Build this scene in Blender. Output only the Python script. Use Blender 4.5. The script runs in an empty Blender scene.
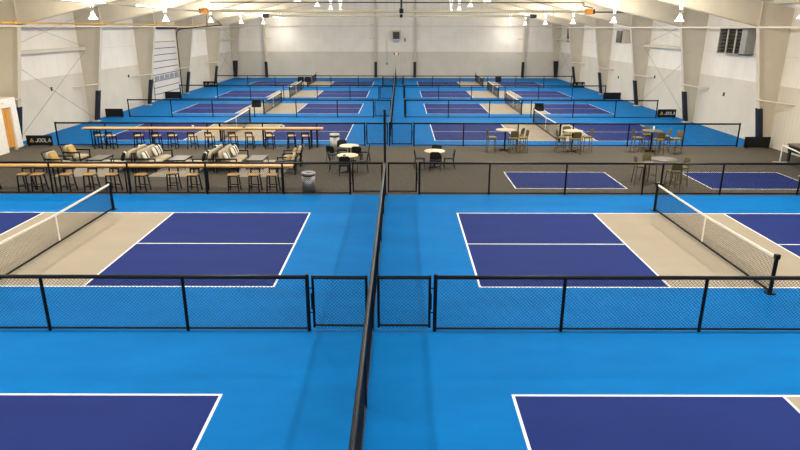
import bpy, bmesh, math, random
from mathutils import Vector, Matrix
random.seed(7)
sc = bpy.context.scene
COL = sc.collection
PI = math.pi

# ------------------------------------------------------------------ materials
def lin(c):
    return tuple(((v/255)/12.92 if v/255 <= .04045 else ((v/255+.055)/1.055)**2.4) for v in c)

def base_mat(name):
    m = bpy.data.materials.new(name); m.use_nodes = True
    nt = m.node_tree
    return m, nt, nt.nodes['Principled BSDF']

def mat(name, rgb, rough=.5, metal=0., var=.06, scale=8., bump=0., spec=.5, aniso=(1, 1, 1)):
    """plain procedural surface: base colour with a little noise variation"""
    m, nt, b = base_mat(name)
    tc = nt.nodes.new('ShaderNodeTexCoord'); mp = nt.nodes.new('ShaderNodeMapping')
    mp.inputs['Scale'].default_value = aniso
    nz = nt.nodes.new('ShaderNodeTexNoise'); nz.inputs['Scale'].default_value = scale; nz.inputs['Detail'].default_value = 3
    nt.links.new(tc.outputs['Object'], mp.inputs[0]); nt.links.new(mp.outputs[0], nz.inputs['Vector'])
    rp = nt.nodes.new('ShaderNodeValToRGB')
    c = lin(rgb)
    rp.color_ramp.elements[0].position = .3; rp.color_ramp.elements[1].position = .7
    rp.color_ramp.elements[0].color = (*[x*(1-var) for x in c], 1)
    rp.color_ramp.elements[1].color = (*[min(1, x*(1+var)) for x in c], 1)
    nt.links.new(nz.outputs['Fac'], rp.inputs[0]); nt.links.new(rp.outputs[0], b.inputs['Base Color'])
    b.inputs['Roughness'].default_value = rough; b.inputs['Metallic'].default_value = metal
    b.inputs['Specular IOR Level'].default_value = spec
    if bump:
        bp = nt.nodes.new('ShaderNodeBump'); bp.inputs['Strength'].default_value = bump; bp.inputs['Distance'].default_value = .01
        nt.links.new(nz.outputs['Fac'], bp.inputs['Height']); nt.links.new(bp.outputs[0], b.inputs['Normal'])
    return m

def emis(name, rgb, strength):
    m, nt, b = base_mat(name)
    b.inputs['Base Color'].default_value = (.8, .8, .8, 1)
    b.inputs['Emission Color'].default_value = (*lin(rgb), 1)
    b.inputs['Emission Strength'].default_value = strength
    return m

def stripes(name, a, bcol, freq, axis='X', duty=0.):
    m, nt, b = base_mat(name)
    tc = nt.nodes.new('ShaderNodeTexCoord'); sp = nt.nodes.new('ShaderNodeSeparateXYZ')
    nt.links.new(tc.outputs['Object'], sp.inputs[0])
    mu = nt.nodes.new('ShaderNodeMath'); mu.operation = 'MULTIPLY'; mu.inputs[1].default_value = freq
    nt.links.new(sp.outputs[axis], mu.inputs[0])
    sn = nt.nodes.new('ShaderNodeMath'); sn.operation = 'SINE'; nt.links.new(mu.outputs[0], sn.inputs[0])
    gt = nt.nodes.new('ShaderNodeMath'); gt.operation = 'GREATER_THAN'; gt.inputs[1].default_value = duty
    nt.links.new(sn.outputs[0], gt.inputs[0])
    mx = nt.nodes.new('ShaderNodeMix'); mx.data_type = 'RGBA'
    mx.inputs[6].default_value = (*lin(a), 1); mx.inputs[7].default_value = (*lin(bcol), 1)
    nt.links.new(gt.outputs[0], mx.inputs[0]); nt.links.new(mx.outputs[2], b.inputs['Base Color'])
    b.inputs['Roughness'].default_value = .9
    return m

def panel(name, rgb, seam_rgb, pitch, width, axis, pitch_z=None, rough=.6):
    """wall sheet with narrow seams every `pitch` metres along `axis` (and up Z)"""
    m, nt, b = base_mat(name)
    tc = nt.nodes.new('ShaderNodeTexCoord'); sp = nt.nodes.new('ShaderNodeSeparateXYZ')
    nt.links.new(tc.outputs['Object'], sp.inputs[0])
    def seam(out, p):
        md = nt.nodes.new('ShaderNodeMath'); md.operation = 'PINGPONG'; md.inputs[1].default_value = p/2
        nt.links.new(out, md.inputs[0])
        lt = nt.nodes.new('ShaderNodeMath'); lt.operation = 'LESS_THAN'; lt.inputs[1].default_value = width/2
        nt.links.new(md.outputs[0], lt.inputs[0]); return lt.outputs[0]
    f = seam(sp.outputs[axis], pitch)
    if pitch_z:
        g = seam(sp.outputs['Z'], pitch_z)
        mx0 = nt.nodes.new('ShaderNodeMath'); mx0.operation = 'MAXIMUM'
        nt.links.new(f, mx0.inputs[0]); nt.links.new(g, mx0.inputs[1]); f = mx0.outputs[0]
    nz = nt.nodes.new('ShaderNodeTexNoise'); nz.inputs['Scale'].default_value = .8; nz.inputs['Detail'].default_value = 4
    nt.links.new(tc.outputs['Object'], nz.inputs['Vector'])
    rp = nt.nodes.new('ShaderNodeValToRGB'); c = lin(rgb)
    rp.color_ramp.elements[0].position = .3; rp.color_ramp.elements[1].position = .7
    rp.color_ramp.elements[0].color = (*[x*.95 for x in c], 1); rp.color_ramp.elements[1].color = (*[min(1, x*1.04) for x in c], 1)
    nt.links.new(nz.outputs['Fac'], rp.inputs[0])
    mx = nt.nodes.new('ShaderNodeMix'); mx.data_type = 'RGBA'
    mx.inputs[7].default_value = (*lin(seam_rgb), 1)
    nt.links.new(rp.outputs[0], mx.inputs[6]); nt.links.new(f, mx.inputs[0]); nt.links.new(mx.outputs[2], b.inputs['Base Color'])
    b.inputs['Roughness'].default_value = rough
    return m

def floor_mat(name, rgb, rough, var, spec=.4):
    """acrylic court coating: broad squeegee patches and fine grit"""
    m, nt, b = base_mat(name)
    tc = nt.nodes.new('ShaderNodeTexCoord')
    mp = nt.nodes.new('ShaderNodeMapping'); mp.inputs['Scale'].default_value = (.35, .9, 1)
    n1 = nt.nodes.new('ShaderNodeTexNoise'); n1.inputs['Scale'].default_value = 1.1; n1.inputs['Detail'].default_value = 6; n1.inputs['Roughness'].default_value = .6
    nt.links.new(tc.outputs['Object'], mp.inputs[0]); nt.links.new(mp.outputs[0], n1.inputs['Vector'])
    rp = nt.nodes.new('ShaderNodeValToRGB'); c = lin(rgb)
    rp.color_ramp.elements[0].position = .3; rp.color_ramp.elements[1].position = .7
    rp.color_ramp.elements[0].color = (*[x*(1-var) for x in c], 1); rp.color_ramp.elements[1].color = (*[min(1, x*(1+var)) for x in c], 1)
    nt.links.new(n1.outputs['Fac'], rp.inputs[0]); nt.links.new(rp.outputs[0], b.inputs['Base Color'])
    n2 = nt.nodes.new('ShaderNodeTexNoise'); n2.inputs['Scale'].default_value = 260; nt.links.new(tc.outputs['Object'], n2.inputs['Vector'])
    bp = nt.nodes.new('ShaderNodeBump'); bp.inputs['Strength'].default_value = .15; bp.inputs['Distance'].default_value = .002
    nt.links.new(n2.outputs['Fac'], bp.inputs['Height']); nt.links.new(bp.outputs[0], b.inputs['Normal'])
    b.inputs['Roughness'].default_value = rough; b.inputs['Specular IOR Level'].default_value = spec
    return m

M = dict(
    blue=floor_mat('court_blue', (3, 107, 174), .68, .1, .06), navy=floor_mat('court_navy', (32, 48, 108), .68, .08, .06),
    tan=floor_mat('kitchen_tan', (162, 149, 127), .62, .05, .15), line=floor_mat('court_line', (238, 236, 230), .6, .03),
    carpet=mat('carpet', (92, 86, 76), .95, var=.18, scale=14, bump=.4, spec=.1),
    black=mat('black_steel', (9, 9, 10), .38, var=.2, spec=.2), mesh=mat('black_wire', (10, 11, 16), .6, var=.1, spec=.2),
    tape=mat('net_tape', (236, 228, 212), .8), cord=mat('net_cord', (30, 30, 34), .8),
    steel=mat('white_painted_steel', (206, 195, 173), .5, var=.03, scale=2),
    upper_y=panel('white_liner_side', (238, 230, 216), (222, 213, 198), 1.2, .03, 'Y', 1.5),
    upper_x=panel('white_liner_end', (238, 229, 213), (226, 216, 199), 1.83, .03, 'X', 1.6),
    lower_y=panel('ribbed_liner_side', (214, 204, 186), (203, 193, 175), .3, .03, 'Y'),
    lower_x=panel('ribbed_liner_end', (212, 202, 184), (203, 193, 175), .3, .03, 'X'),
    ceil=panel('ceiling_liner', (244, 236, 218), (206, 194, 166), 1.5, .03, 'X', None, .8),
    purlin=mat('purlin', (214, 203, 178), .6), pad=mat('navy_vinyl', (9, 12, 30), .5, var=.15), padblack=mat('black_vinyl', (9, 10, 13), .5),
    wood=mat('oiled_wood', (224, 174, 98), .45, var=.25, scale=5, aniso=(.6, 8, 8)),
    seatwood=mat('stool_wood', (226, 174, 98), .45, var=.2, scale=8, aniso=(1, 6, 6)),
    cush=mat('beige_fabric', (178, 164, 138), .95, var=.08, scale=30, bump=.2, spec=.1),
    gold=mat('mustard_fabric', (178, 146, 84), .9, var=.2, scale=25), white=mat('white_plastic', (232, 228, 218), .5),
    stripe=stripes('striped_fabric', (12, 12, 14), (232, 226, 212), 27., 'X', .0),
    rug=mat('pale_rug', (158, 148, 130), .95, var=.35, scale=3, aniso=(1, 4, 1)),
    slate=mat('slate_top', (112, 104, 94), .45, var=.1),
    chrome=mat('brushed_steel', (172, 170, 164), .42, metal=.7, var=.08, scale=4, aniso=(6, 6, .4)),
    dark=mat('dark_plastic', (14, 14, 15), .55, spec=.3), grey=mat('grey_metal', (120, 120, 122), .4, metal=.6),
    cream=mat('cream_laminate', (226, 208, 172), .45, var=.05), brown=mat('brown_laminate', (98, 86, 68), .5, var=.12, scale=12), sand=mat('sand_laminate', (176, 160, 128), .5, var=.06),
    olive=mat('olive_brown_frame', (92, 78, 44), .55, var=.15), moss=mat('woven_seat', (124, 113, 64), .8, var=.25, scale=40),
    back=mat('woven_back', (86, 76, 40), .8, var=.3, scale=40),
    orange=mat('burner_orange', (226, 140, 30), .5), yellow=mat('gas_yellow', (214, 158, 44), .5),
    tube=mat('heater_reflector', (212, 198, 164), .35, metal=.3, var=.05),
    lit_hanger=emis('hanger_glow', (255, 250, 240), 5.), led=emis('led_diffuser', (255, 252, 244), 6.),
    doorwood=mat('door_wood', (204, 150, 72), .5, var=.18, scale=4, aniso=(8, 8, .7)),
    doorwhite=mat('sectional_door', (218, 212, 202), .5), seam=mat('door_seam', (52, 48, 44), .7),
    pane=mat('frosted_pane', (150, 152, 158), .25, var=.12, scale=3), louvre=mat('louvre_dark', (66, 58, 48), .5, var=.2),
    bluegrey=mat('blue_grey', (150, 165, 196), .4), letter=mat('white_letter', (205, 205, 200), .6), amber=emis('amber_lens', (255, 150, 20), .7), hood=mat('galvanised_hood', (150, 146, 136), .5, var=.08),
)

# ------------------------------------------------------------------ mesh builder
class MB:
    def __init__(s): s.v = []; s.f = []; s.mi = []; s.m = 0
    def face(s, idx): s.f.append(idx); s.mi.append(s.m)
    def box(s, x0, x1, y0, y1, z0, z1):
        b = len(s.v)
        s.v += [(x0, y0, z0), (x1, y0, z0), (x1, y1, z0), (x0, y1, z0), (x0, y0, z1), (x1, y0, z1), (x1, y1, z1), (x0, y1, z1)]
        for q in ((3, 2, 1, 0), (4, 5, 6, 7), (0, 1, 5, 4), (1, 2, 6, 5), (2, 3, 7, 6), (3, 0, 4, 7)): s.face([b+i for i in q])
        return s
    def hexa(s, pts):
        b = len(s.v); s.v += [tuple(p) for p in pts]
        for q in ((3, 2, 1, 0), (4, 5, 6, 7), (0, 1, 5, 4), (1, 2, 6, 5), (2, 3, 7, 6), (3, 0, 4, 7)): s.face([b+i for i in q])
        return s
    def prism(s, poly, a, d0, d1):
        """polygon in the plane across axis a ('x','y','z') drawn out from d0 to d1"""
        n = len(poly); b = len(s.v)
        for d in (d0, d1):
            for p, q in poly: s.v.append({'x': (d, p, q), 'y': (p, d, q), 'z': (p, q, d)}[a])
        s.face([b+i for i in range(n)][::-1]); s.face([b+n+i for i in range(n)])
        for i in range(n): j = (i+1) % n; s.face([b+i, b+j, b+n+j, b+n+i])
        return s
    def tube(s, p, q, r, n=8, r2=None, caps=True):
        p = Vector(p); q = Vector(q); d = (q-p)
        if d.length < 1e-6: return s
        d.normalize(); u = d.orthogonal().normalized(); w = d.cross(u); b = len(s.v)
        for c, rr in ((p, r), (q, r if r2 is None else r2)):
            for i in range(n):
                a = 2*PI*i/n; s.v.append(tuple(c + u*(rr*math.cos(a)) + w*(rr*math.sin(a))))
        for i in range(n): j = (i+1) % n; s.face([b+i, b+j, b+n+j, b+n+i])
        if caps: s.face([b+i for i in range(n)][::-1]); s.face([b+n+i for i in range(n)])
        return s
    def path(s, pts, r, n=8):
        for a, b in zip(pts[:-1], pts[1:]): s.tube(a, b, r, n)
        return s
    def lathe(s, prof, c=(0, 0, 0), n=20):
        b = len(s.v); k = len(prof)
        for i in range(n):
            a = 2*PI*i/n
            for r, z in prof: s.v.append((c[0]+r*math.cos(a), c[1]+r*math.sin(a), c[2]+z))
        for i in range(n):
            j = (i+1) % n
            for t in range(k-1): s.face([b+i*k+t, b+j*k+t, b+j*k+t+1, b+i*k+t+1])
        return s
    def cushion(s, c, size, mtx=None, e=.25, nu=20, nv=10):
        """superellipsoid pad"""
        def sg(v, p): return math.copysign(abs(v)**p, v)
        b = len(s.v); mtx = mtx or Matrix.Identity(3)
        for i in range(nv+1):
            t = -PI/2 + PI*i/nv
            for j in range(nu):
                a = 2*PI*j/nu
                p = Vector((size[0]/2*sg(math.cos(t), .38)*sg(math.cos(a), e), size[1]/2*sg(math.cos(t), .38)*sg(math.sin(a), e), size[2]/2*sg(math.sin(t), .7)))
                s.v.append(tuple(mtx @ p + Vector(c)))
        for i in range(nv):
            for j in range(nu):
                k = (j+1) % nu; s.face([b+i*nu+j, b+i*nu+k, b+(i+1)*nu+k, b+(i+1)*nu+j])
        return s
    def build(s, name, m, parent=None, smooth=False):
        me = bpy.data.meshes.new(name)
        me.from_pydata(s.v, [], s.f)
        for x in (m if isinstance(m, list) else [m]): me.materials.append(x)
        me.polygons.foreach_set('material_index', s.mi)
        if smooth: me.polygons.foreach_set('use_smooth', [True]*len(s.f))
        me.update()
        bm = bmesh.new(); bm.from_mesh(me); bmesh.ops.recalc_face_normals(bm, faces=bm.faces); bm.to_mesh(me); bm.free()
        o = bpy.data.objects.new(name, me); COL.objects.link(o)
        if parent: o.parent = parent
        return o

def tag(o, label, cat, group=None):
    o['label'] = label; o['category'] = cat
    if group: o['group'] = group
    return o
def thing(name, label, cat, loc=(0, 0, 0), rz=0, group=None):
    o = bpy.data.objects.new(name, None); COL.objects.link(o); o.empty_display_size = .2
    o.location = loc; o.rotation_euler = (0, 0, rz)
    return tag(o, label, cat, group)
def struct(o): o['kind'] = 'structure'; return o
def copy_tree(o, parent=None):
    c = o.copy(); COL.objects.link(c)
    if parent: c.parent = parent
    for ch in list(o.children): copy_tree(ch, c)
    return c
class Stamp:
    """first placement uses the original, every later one a copy of it and of its parts"""
    def __init__(s, root): s.root = root; s.used = False
    def at(s, loc, rz, label, group=None):
        o = copy_tree(s.root) if s.used else s.root
        s.used = True
        o.location = loc; o.rotation_euler = (0, 0, rz); o['label'] = label
        if group: o['group'] = group
        return o
ORD = ['first', 'second', 'third', 'fourth', 'fifth', 'sixth', 'seventh', 'eighth', 'ninth', 'tenth', 'eleventh', 'twelfth']

# ------------------------------------------------------------------ the hall
CX = -.6                      # middle of the hall
WL, WR = CX-19.75, CX+19.75    # side walls
Y0, Y1 = -20., 76.2            # wall behind the camera, far wall
EAVE, SLOPE = 6.95, .2
def roof(x): return EAVE + SLOPE*(19.75-abs(x-CX))
ROWS = [2.72, 13.23, 32.88, 43.76, 54.39, 64.89]     # near sideline of each court row
XR, XL = 1.87, -2.975                                 # baselines beside the centre aisle
LOUNGE = (21.62, 31.28)
MINI = [(4.40, 8.72, 22.55, 25.38), (11.92, 16.1, 22.52, 25.40)]
W = .05

def floor_key(x, y):
    if LOUNGE[0] < y < LOUNGE[1]:
        for a, b, c, d in MINI:
            if a < x < b and c < y < d:
                return 'line' if (x < a+W or x > b-W or y < c+W or y > d-W) else 'navy'
        return 'carpet'
    for yr in ROWS:
        if yr < y < yr+6.096:
            for s, xb in ((1, XR), (-1, XL)):
                t = (x-xb)*s
                if 0 < t < 13.41:
                    v = y-yr
                    if t < W or t > 13.41-W or v < W or v > 6.096-W: return 'line'
                    if abs(t-4.572+W/2) < W/2 or abs(t-8.838-W/2) < W/2: return 'line'
                    if 4.572 < t < 8.838: return 'tan'
                    if abs(v-3.048) < W/2: return 'line'
                    return 'navy'
    return 'blue'

xs = {WL, WR, *[WL+i*2. for i in range(1, 20)]}; ys = {Y0, Y1, LOUNGE[0], LOUNGE[1]}
for s, xb in ((1, XR), (-1, XL)):
    for t in (0, W, 4.572-W, 4.572, 8.838, 8.838+W, 13.41-W, 13.41): xs.add(xb+s*t)
for yr in ROWS:
    for t in (0, W, 3.048-W/2, 3.048+W/2, 6.096-W, 6.096): ys.add(yr+t)
for a, b, c, d in MINI:
    xs |= {a, a+W, b-W, b}; ys |= {c, c+W, d-W, d}
xs = sorted(xs); ys = sorted(ys)
keys = ['blue', 'navy', 'tan', 'line', 'carpet']
fb = MB()
for y in ys:
    for x in xs: fb.v.append((x, y, 0))
n = len(xs)
for j in range(len(ys)-1):
    for i in range(n-1):
        fb.m = keys.index(floor_key((xs[i]+xs[i+1])/2, (ys[j]+ys[j+1])/2))
        fb.face([j*n+i, j*n+i+1, (j+1)*n+i+1, (j+1)*n+i])
struct(fb.build('floor', [M[k] for k in keys]))

Z1 = 3.1
def wall(name, upper, lower, mu, ml):
    w = struct(upper.build(name, mu)); lower.build('ribbed_liner', ml, w); return w
wl = wall('wall_left', MB().box(WL-.2, WL, Y0, Y1, 0, EAVE+.1), MB().box(WL, WL+.04, Y0, Y1, 0, Z1), M['upper_y'], M['lower_y'])
wr = wall('wall_right', MB().box(WR, WR+.2, Y0, Y1, 0, EAVE+.1), MB().box(WR-.04, WR, Y0, Y1, 0, Z1), M['upper_y'], M['lower_y'])
gable = [(WL-.2, 0), (WR+.2, 0), (WR+.2, roof(WR)), (CX, roof(CX)), (WL-.2, roof(WL))]
wall('wall_far', MB().prism(gable, 'y', Y1, Y1+.2), MB().box(WL+.04, WR-.04, Y1-.04, Y1, 0, Z1), M['upper_x'], M['lower_x'])
wall('wall_near', MB().prism(gable, 'y', Y0-.2, Y0), MB().box(WL+.04, WR-.04, Y0, Y0+.04, 0, Z1), M['upper_x'], M['lower_x'])
cb = MB()
for s in (-1, 1):
    a = CX; b = CX+s*20.0
    cb.prism([(a, roof(a)), (b, roof(b)), (b, roof(b)+.15), (a, roof(a)+.15)], 'y', Y0-.2, Y1+.2)
ceiling = struct(cb.build('ceiling', M['ceil']))
for s in (-1, 1):
    for k in range(13):
        x = CX+s*(.75+k*1.5); z = roof(x)
        MB().box(x-.035, x+.035, Y0, Y1, z-.17, z-.005).build('purlin', M['purlin'], ceiling)

FRAMES = [-14.6, -5.52, 3.56, 12.64, 21.9, 31.3, 39.9, 48.6, 57.5, 66.5]
def under(x): return 5.95 + .235*(18.1-abs(x-CX))      # underside of a rafter
for k, fy in enumerate(FRAMES):
    fr = struct(thing('steel_frame', 'white tapered steel frame spanning the hall', 'steel frame', (0, fy, 0)))
    for s in (-1, 1):
        X = lambda d: CX+s*d
        web = MB(); t = .012
        web.prism([(X(19.73), 0), (X(19.2), 0), (X(18.1), 5.95), (X(18.1), roof(X(18.1))-.18), (X(19.73), roof(X(19.73))-.18)], 'y', -t, t)
        # inner flange
        web.hexa([(X(19.22), -.14, 0), (X(19.18), -.14, 0), (X(19.18), .14, 0), (X(19.22), .14, 0),
                  (X(18.11), -.14, 5.97), (X(18.08), -.14, 5.97), (X(18.08), .14, 5.97), (X(18.11), .14, 5.97)])
        web.box(min(X(18.11), X(18.08)), max(X(18.11), X(18.08)), -.13, .13, 5.97, roof(X(18.1))-.19)   # knee stiffener
        web.box(min(X(19.5), X(19.05)), max(X(19.5), X(19.05)), -.2, .2, 0, .03)                          # base plate
        web.build('column', M['steel'], fr)
        raf = MB()
        raf.prism([(X(18.08), under(X(18.08))), (X(0), under(X(0))), (X(0), roof(X(0))-.18), (X(18.08), roof(X(18.08))-.18)], 'y', -t, t)
        a, b = X(18.1), X(0)
        raf.prism([(a, under(a)-.02), (b, under(b)-.02), (b, under(b)), (a, under(a))], 'y', -.13, .13)
        for q in (14.2, 9.4, 4.7):
            raf.box(X(q)-.01, X(q)+.01, -.12, .12, under(X(q)), roof(X(q))-.18)
        raf.build('rafter', M['steel'], fr)
        MB().tube((X(18.65), -.02, 2.4), (X(19.7), -1.5, 2.3), .045, 6).build('flange_brace', M['steel'], fr)

# padded guards on the columns (in view ones)
for side, s in (('left', -1), ('right', 1)):
    for k, fy in enumerate(FRAMES[5:]):
        xi = lambda z: CX+s*(19.2-1.1*z/5.95)
        b = MB()
        o0, o1 = (.1, -.2)
        b.hexa([(xi(.1)+s*.15, fy-.17, .1), (xi(.1)-s*.05, fy-.17, .1), (xi(.1)-s*.05, fy+.17, .1), (xi(.1)+s*.15, fy+.17, .1),
                (xi(1.97)+s*.15, fy-.17, 1.97), (xi(1.97)-s*.05, fy-.17, 1.97), (xi(1.97)-s*.05, fy+.17, 1.97), (xi(1.97)+s*.15, fy+.17, 1.97)])
        tag(b.build('column_pad', M['pad']), 'navy pad around the %s column from the camera along the %s wall' % (ORD[k], side), 'column pad', 'pads on the side columns')

# end wall posts with pads
endx = [('outer left', CX-15.65), ('inner left', CX-2.4), ('inner right', CX+2.33), ('outer right', CX+15.4)]
for nm, x in endx:
    p = thing('wall_post', 'white steel post of the far wall, the %s one' % nm, 'wall post', (x, Y1-.26, 0)); struct(p)
    MB().box(-.1, .1, -.12, .2, 0, roof(x)-.2).build('post_shaft', M['steel'], p)
    s = 1 if nm in ('outer left', 'inner right') else -1
    for z in (2.95, 4.6, 6.2, 7.8): MB().tube((0, .02, z), (s*.75, .2, z), .03, 6).build('flange_brace', M['steel'], p)
    tag(MB().box(x-.17, x+.17, Y1-.46, Y1-.38, .1, 1.93).build('column_pad', M['padblack']), 'black pad strapped to the %s post of the far wall' % nm, 'column pad', 'pads on the far wall posts')
for side, s in (('left', -1), ('right', 1)):     # corner columns
    X = lambda d: CX+s*d
    struct(MB().prism([(X(19.73), 0), (X(19.5), 0), (X(18.6), 6.1), (X(18.6), roof(X(18.6))-.2), (X(19.73), roof(X(19.73))-.2)], 'y', Y1-.3, Y1-.1).build('trim_%d' % (1 if s < 0 else 2), M['steel']))
    tag(MB().prism([(X(19.65), .15), (X(19.25), .15), (X(19.05), 2.05), (X(19.65), 2.05)], 'y', Y1-.42, Y1-.31).build('column_pad', M['padblack']), 'wide tapered black pad on the %s corner column' % side, 'column pad', 'pads in the far corners')
# eave struts, far wall strut
struct(MB().box(CX-18.05, CX-17.97, Y0, Y1, 5.86, 5.94).build('trim_3', M['steel']))
struct(MB().box(CX+17.97, CX+18.05, Y0, Y1, 5.86, 5.94).build('trim_4', M['steel']))
struct(MB().box(CX-18, CX+18, Y1-.52, Y1-.46, 6.0, 6.06).build('trim_5', M['steel']))

# rod bracing and bracing beams in braced bays
def braced(side, s, ya, yb, where, low=True):
    x = CX+s*19.3
    t = thing('bracing_beam', 'white bracing beam with crossed rods on the %s wall, %s' % (side, where), 'bracing', (0, 0, 0))
    MB().box(x-.09, x+.09, ya+.15, yb-.15, 4.5, 4.68).build('beam', M['steel'], t)
    for (a, za, b, zb) in ((ya, 4.7, yb, 6.5), (ya, 6.5, yb, 4.7), (ya, .2, yb, 4.45), (ya, 4.45, yb, .2)):
        MB().tube((x, a+.1, za), (x, b-.1, zb), .010, 5).build('rod', M['grey'], t)
braced('left', -1, 31.3, 39.9, 'in the bay by the wooden door')
braced('right', 1, 39.9, 48.6, 'beyond the big wall louvre')
braced('left', -1, 66.5, 75.9, 'in the far corner'); braced('right', 1, 66.5, 75.9, 'in the far corner')

# ------------------------------------------------------------------ doors
# vestibule with a wooden door at the left wall
v = struct(MB().box(WL+.04, -19.15, 27.2, 29.4, 0, 2.55).box(WL+.04, -19.15, 30.12, 30.58, 0, 2.55).box(WL+.04, -19.15, 29.4, 30.12, 2.12, 2.55).build('door_1', M['white']))
MB().box(-19.3, -19.24, 29.4, 30.12, 0, 2.12).build('door_leaf', M['doorwood'], v)
MB().box(-19.24, -19.22, 29.75, 29.80, .3, 2.0).build('door_stripe', M['orange'], v)
MB().box(-19.24, -19.2, 29.42, 29.9, 0, .2).build('kick_plate', M['grey'], v)
MB().box(-19.15, -19.10, 30.12, 30.58, 0, .1).build('baseboard', M['grey'], v)
MB().box(-19.15, -19.12, 29.5, 29.62, 2.3, 2.4).build('wall_plate', M['cream'], v)

# sectional overhead door on the left wall
od = thing('overhead_door', 'tall white sectional overhead door in the left wall', 'door', (WL+.06, 0, 0)); od['kind'] = 'structure'; od.name = 'door_2'
ya, yb = 51.0, 57.0
for k in range(9):
    z0 = k*.52; 
    MB().box(0, .06, ya, yb, z0+.04, z0+.50).build('door_section', M['doorwhite'], od)
MB().box(-.01, .02, ya, yb, 0, 4.7).build('seam_backing', M['seam'], od)
for i in range(5):
    a = ya+.25+i*1.14
    MB().box(.05, .075, a, a+.95, 1.63, 2.0).build('window_pane', M['pane'], od)
MB().box(0, .3, ya, yb, 5.72, 5.95).build('coil_shaft', M['dark'], od)
MB().path([(.16, yb+.12, 0), (.16, yb+.12, 5.3), (.3, yb+.12, 5.6), (.6, yb+.12, 5.72), (4.3, yb+.12, 6.05)], .05, 6).build('track', M['seam'], od)
MB().tube((3.0, yb+.12, 5.95), (3.0, yb+.12, 7.4), .03, 5).tube((3.0, yb+.12, 7.2), (4.3, yb+.12, 6.05), .03, 5).build('track_hanger', M['seam'], od)

# ------------------------------------------------------------------ fences
def chain(b, ax, c, u0, u1, z0, z1, pitch=.074, r=.0036):
    """diamond wire mesh: two families of diagonal wires"""
    h = z1-z0
    for fam in (0, 1):
        k = u0-h
        while k < u1:
            # wire from (k, z0) rising to (k+h, z1)
            a, e = max(k, u0), min(k+h, u1)
            if e-a > .01:
                za, ze = z0+(a-k), z0+(e-k)
                if fam: za, ze = z1-(za-z0), z1-(ze-z0)
                off = r if fam else -r
                P = (a, c+off, za) if ax == 'x' else (c+off, a, za)
                Q = (e, c+off, ze) if ax == 'x' else (c+off, e, ze)
                b.tube(P, Q, r, 3, caps=False)
            k += pitch
    return b

H = 1.205
def fence(label, ax, c, us, tall=(), h=H, wire_r=.004, pitch=.066, group='chain-link fences'):
    """straight run; us = post positions along the axis"""
    us = sorted(us)
    mid = (us[0]+us[-1])/2
    loc = (mid, c, 0) if ax == 'x' else (c, mid, 0)
    t = thing('chain_link_fence', label, 'fence', loc, 0, group)
    L = [u-mid for u in us]
    P = (lambda u, z: (u, 0, z)) if ax == 'x' else (lambda u, z: (0, u, z))
    for i, u in enumerate(L):
        top = h+.03 if i in (0, len(L)-1) else h-.03
        MB().tube(P(u, 0), P(u, top), .040 if i in (0, len(L)-1) else .034, 10).build('post', M['black'], t)
    MB().tube(P(L[0], h-.03), P(L[-1], h-.03), .042, 10).build('top_rail', M['black'], t)
    MB().tube(P(L[0], .055), P(L[-1], .055), .022, 8).build('bottom_rail', M['black'], t)
    chain(MB(), ax, 0, L[0]+.03, L[-1]-.03, .03, h-.06, pitch, wire_r).build('wire_mesh', M['mesh'], t)
    return t
def gate(label, loc, length, rz, latch=1, h=H):
    t = thing('fence_gate', label, 'gate', loc, rz, 'fence gates')
    L = length
    f = MB()
    f.tube((0, 0, .08), (0, 0, h+.01), .028, 8).tube((L, 0, .08), (L, 0, h+.01), .028, 8)
    f.tube((0, 0, h-.035), (L, 0, h-.035), .038, 8).tube((0, 0, .125), (L, 0, .125), .023, 8)
    f.build('gate_frame', M['black'], t)
    chain(MB(), 'x', 0, .03, L-.03, .04, h-.06).build('wire_mesh', M['mesh'], t)
    e, s = (L, 1) if latch > 0 else (0, -1)
    for z in (.42, .95): MB().tube((e, -.02, z), (e+s*.1, -.02, z), .014, 6).build('hinge', M['black'], t)
    MB().box(e+s*.03-.012, e+s*.03+.012, -.05, -.025, .5, .85).build('latch_bar', M['black'], t)
    return t

LX = [-1.84, -4.3, -7.1, -9.95, -12.8, -15.6]
RX = [.70, 3.26, 6.06, 8.9, 11.77, 14.63]
FY = [11.06, 21.66, 31.27, 41.75, 52.7, 63.5]
row_name = ['in the nearest row', 'along the near edge of the lounge', 'along the far edge of the lounge', 'one court beyond the lounge', 'two courts beyond the lounge', 'in the farthest row']
for i, y in enumerate(FY):
    r = [.0036, .004, .003, .0022, .002, .002][i]; p = [.074, .074, .085, .12, .16, .2][i]
    lx = LX + ([-17.05] if i == 2 else [-18.5 if i == 3 else -18.75] if i > 2 else [])
    rx = RX + ([17.45] if i else [])
    if i == 2: lx[-2:] = [-17.75]; lx.insert(-1, -15.2)
    if i in (3, 4): rx = [.36]+rx[1:]
    if i == 5: rx = [.33]+rx[1:]
    fence('long black chain-link fence %s, left of the centre fence' % row_name[i], 'x', y, lx, wire_r=r, pitch=p)
    fence('long black chain-link fence %s, right of the centre fence' % row_name[i], 'x', y, rx, wire_r=r, pitch=p)
    gate('black chain-link gate %s, left of the centre fence' % row_name[i], (-1.73, y, 0), 1.06, -.012 if i == 0 else 0, -1)
    if i in (3, 4):
        gate('open black gate swung back %s, right of the centre fence' % row_name[i], (.26, y+.09, 0), .98, PI/2-.06, -1)
    else:
        gate('black chain-link gate %s, right of the centre fence' % row_name[i], (-.43, y, 0), (.32 if i == 5 else .70)-.11+.43, 0, 1)
fence('long black centre fence between the near courts, running from the camera to the lounge', 'y', -.56, [.48, 3.13, 5.78, 8.43, 11.08, 13.76, 16.44, 19.07, 21.5], group='centre fences')
fence('long black centre fence between the far courts, running from the lounge to the far wall', 'y', -.56, [31.38+2.7*i for i in range(17)], wire_r=.003, pitch=.1, group='centre fences')
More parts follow.
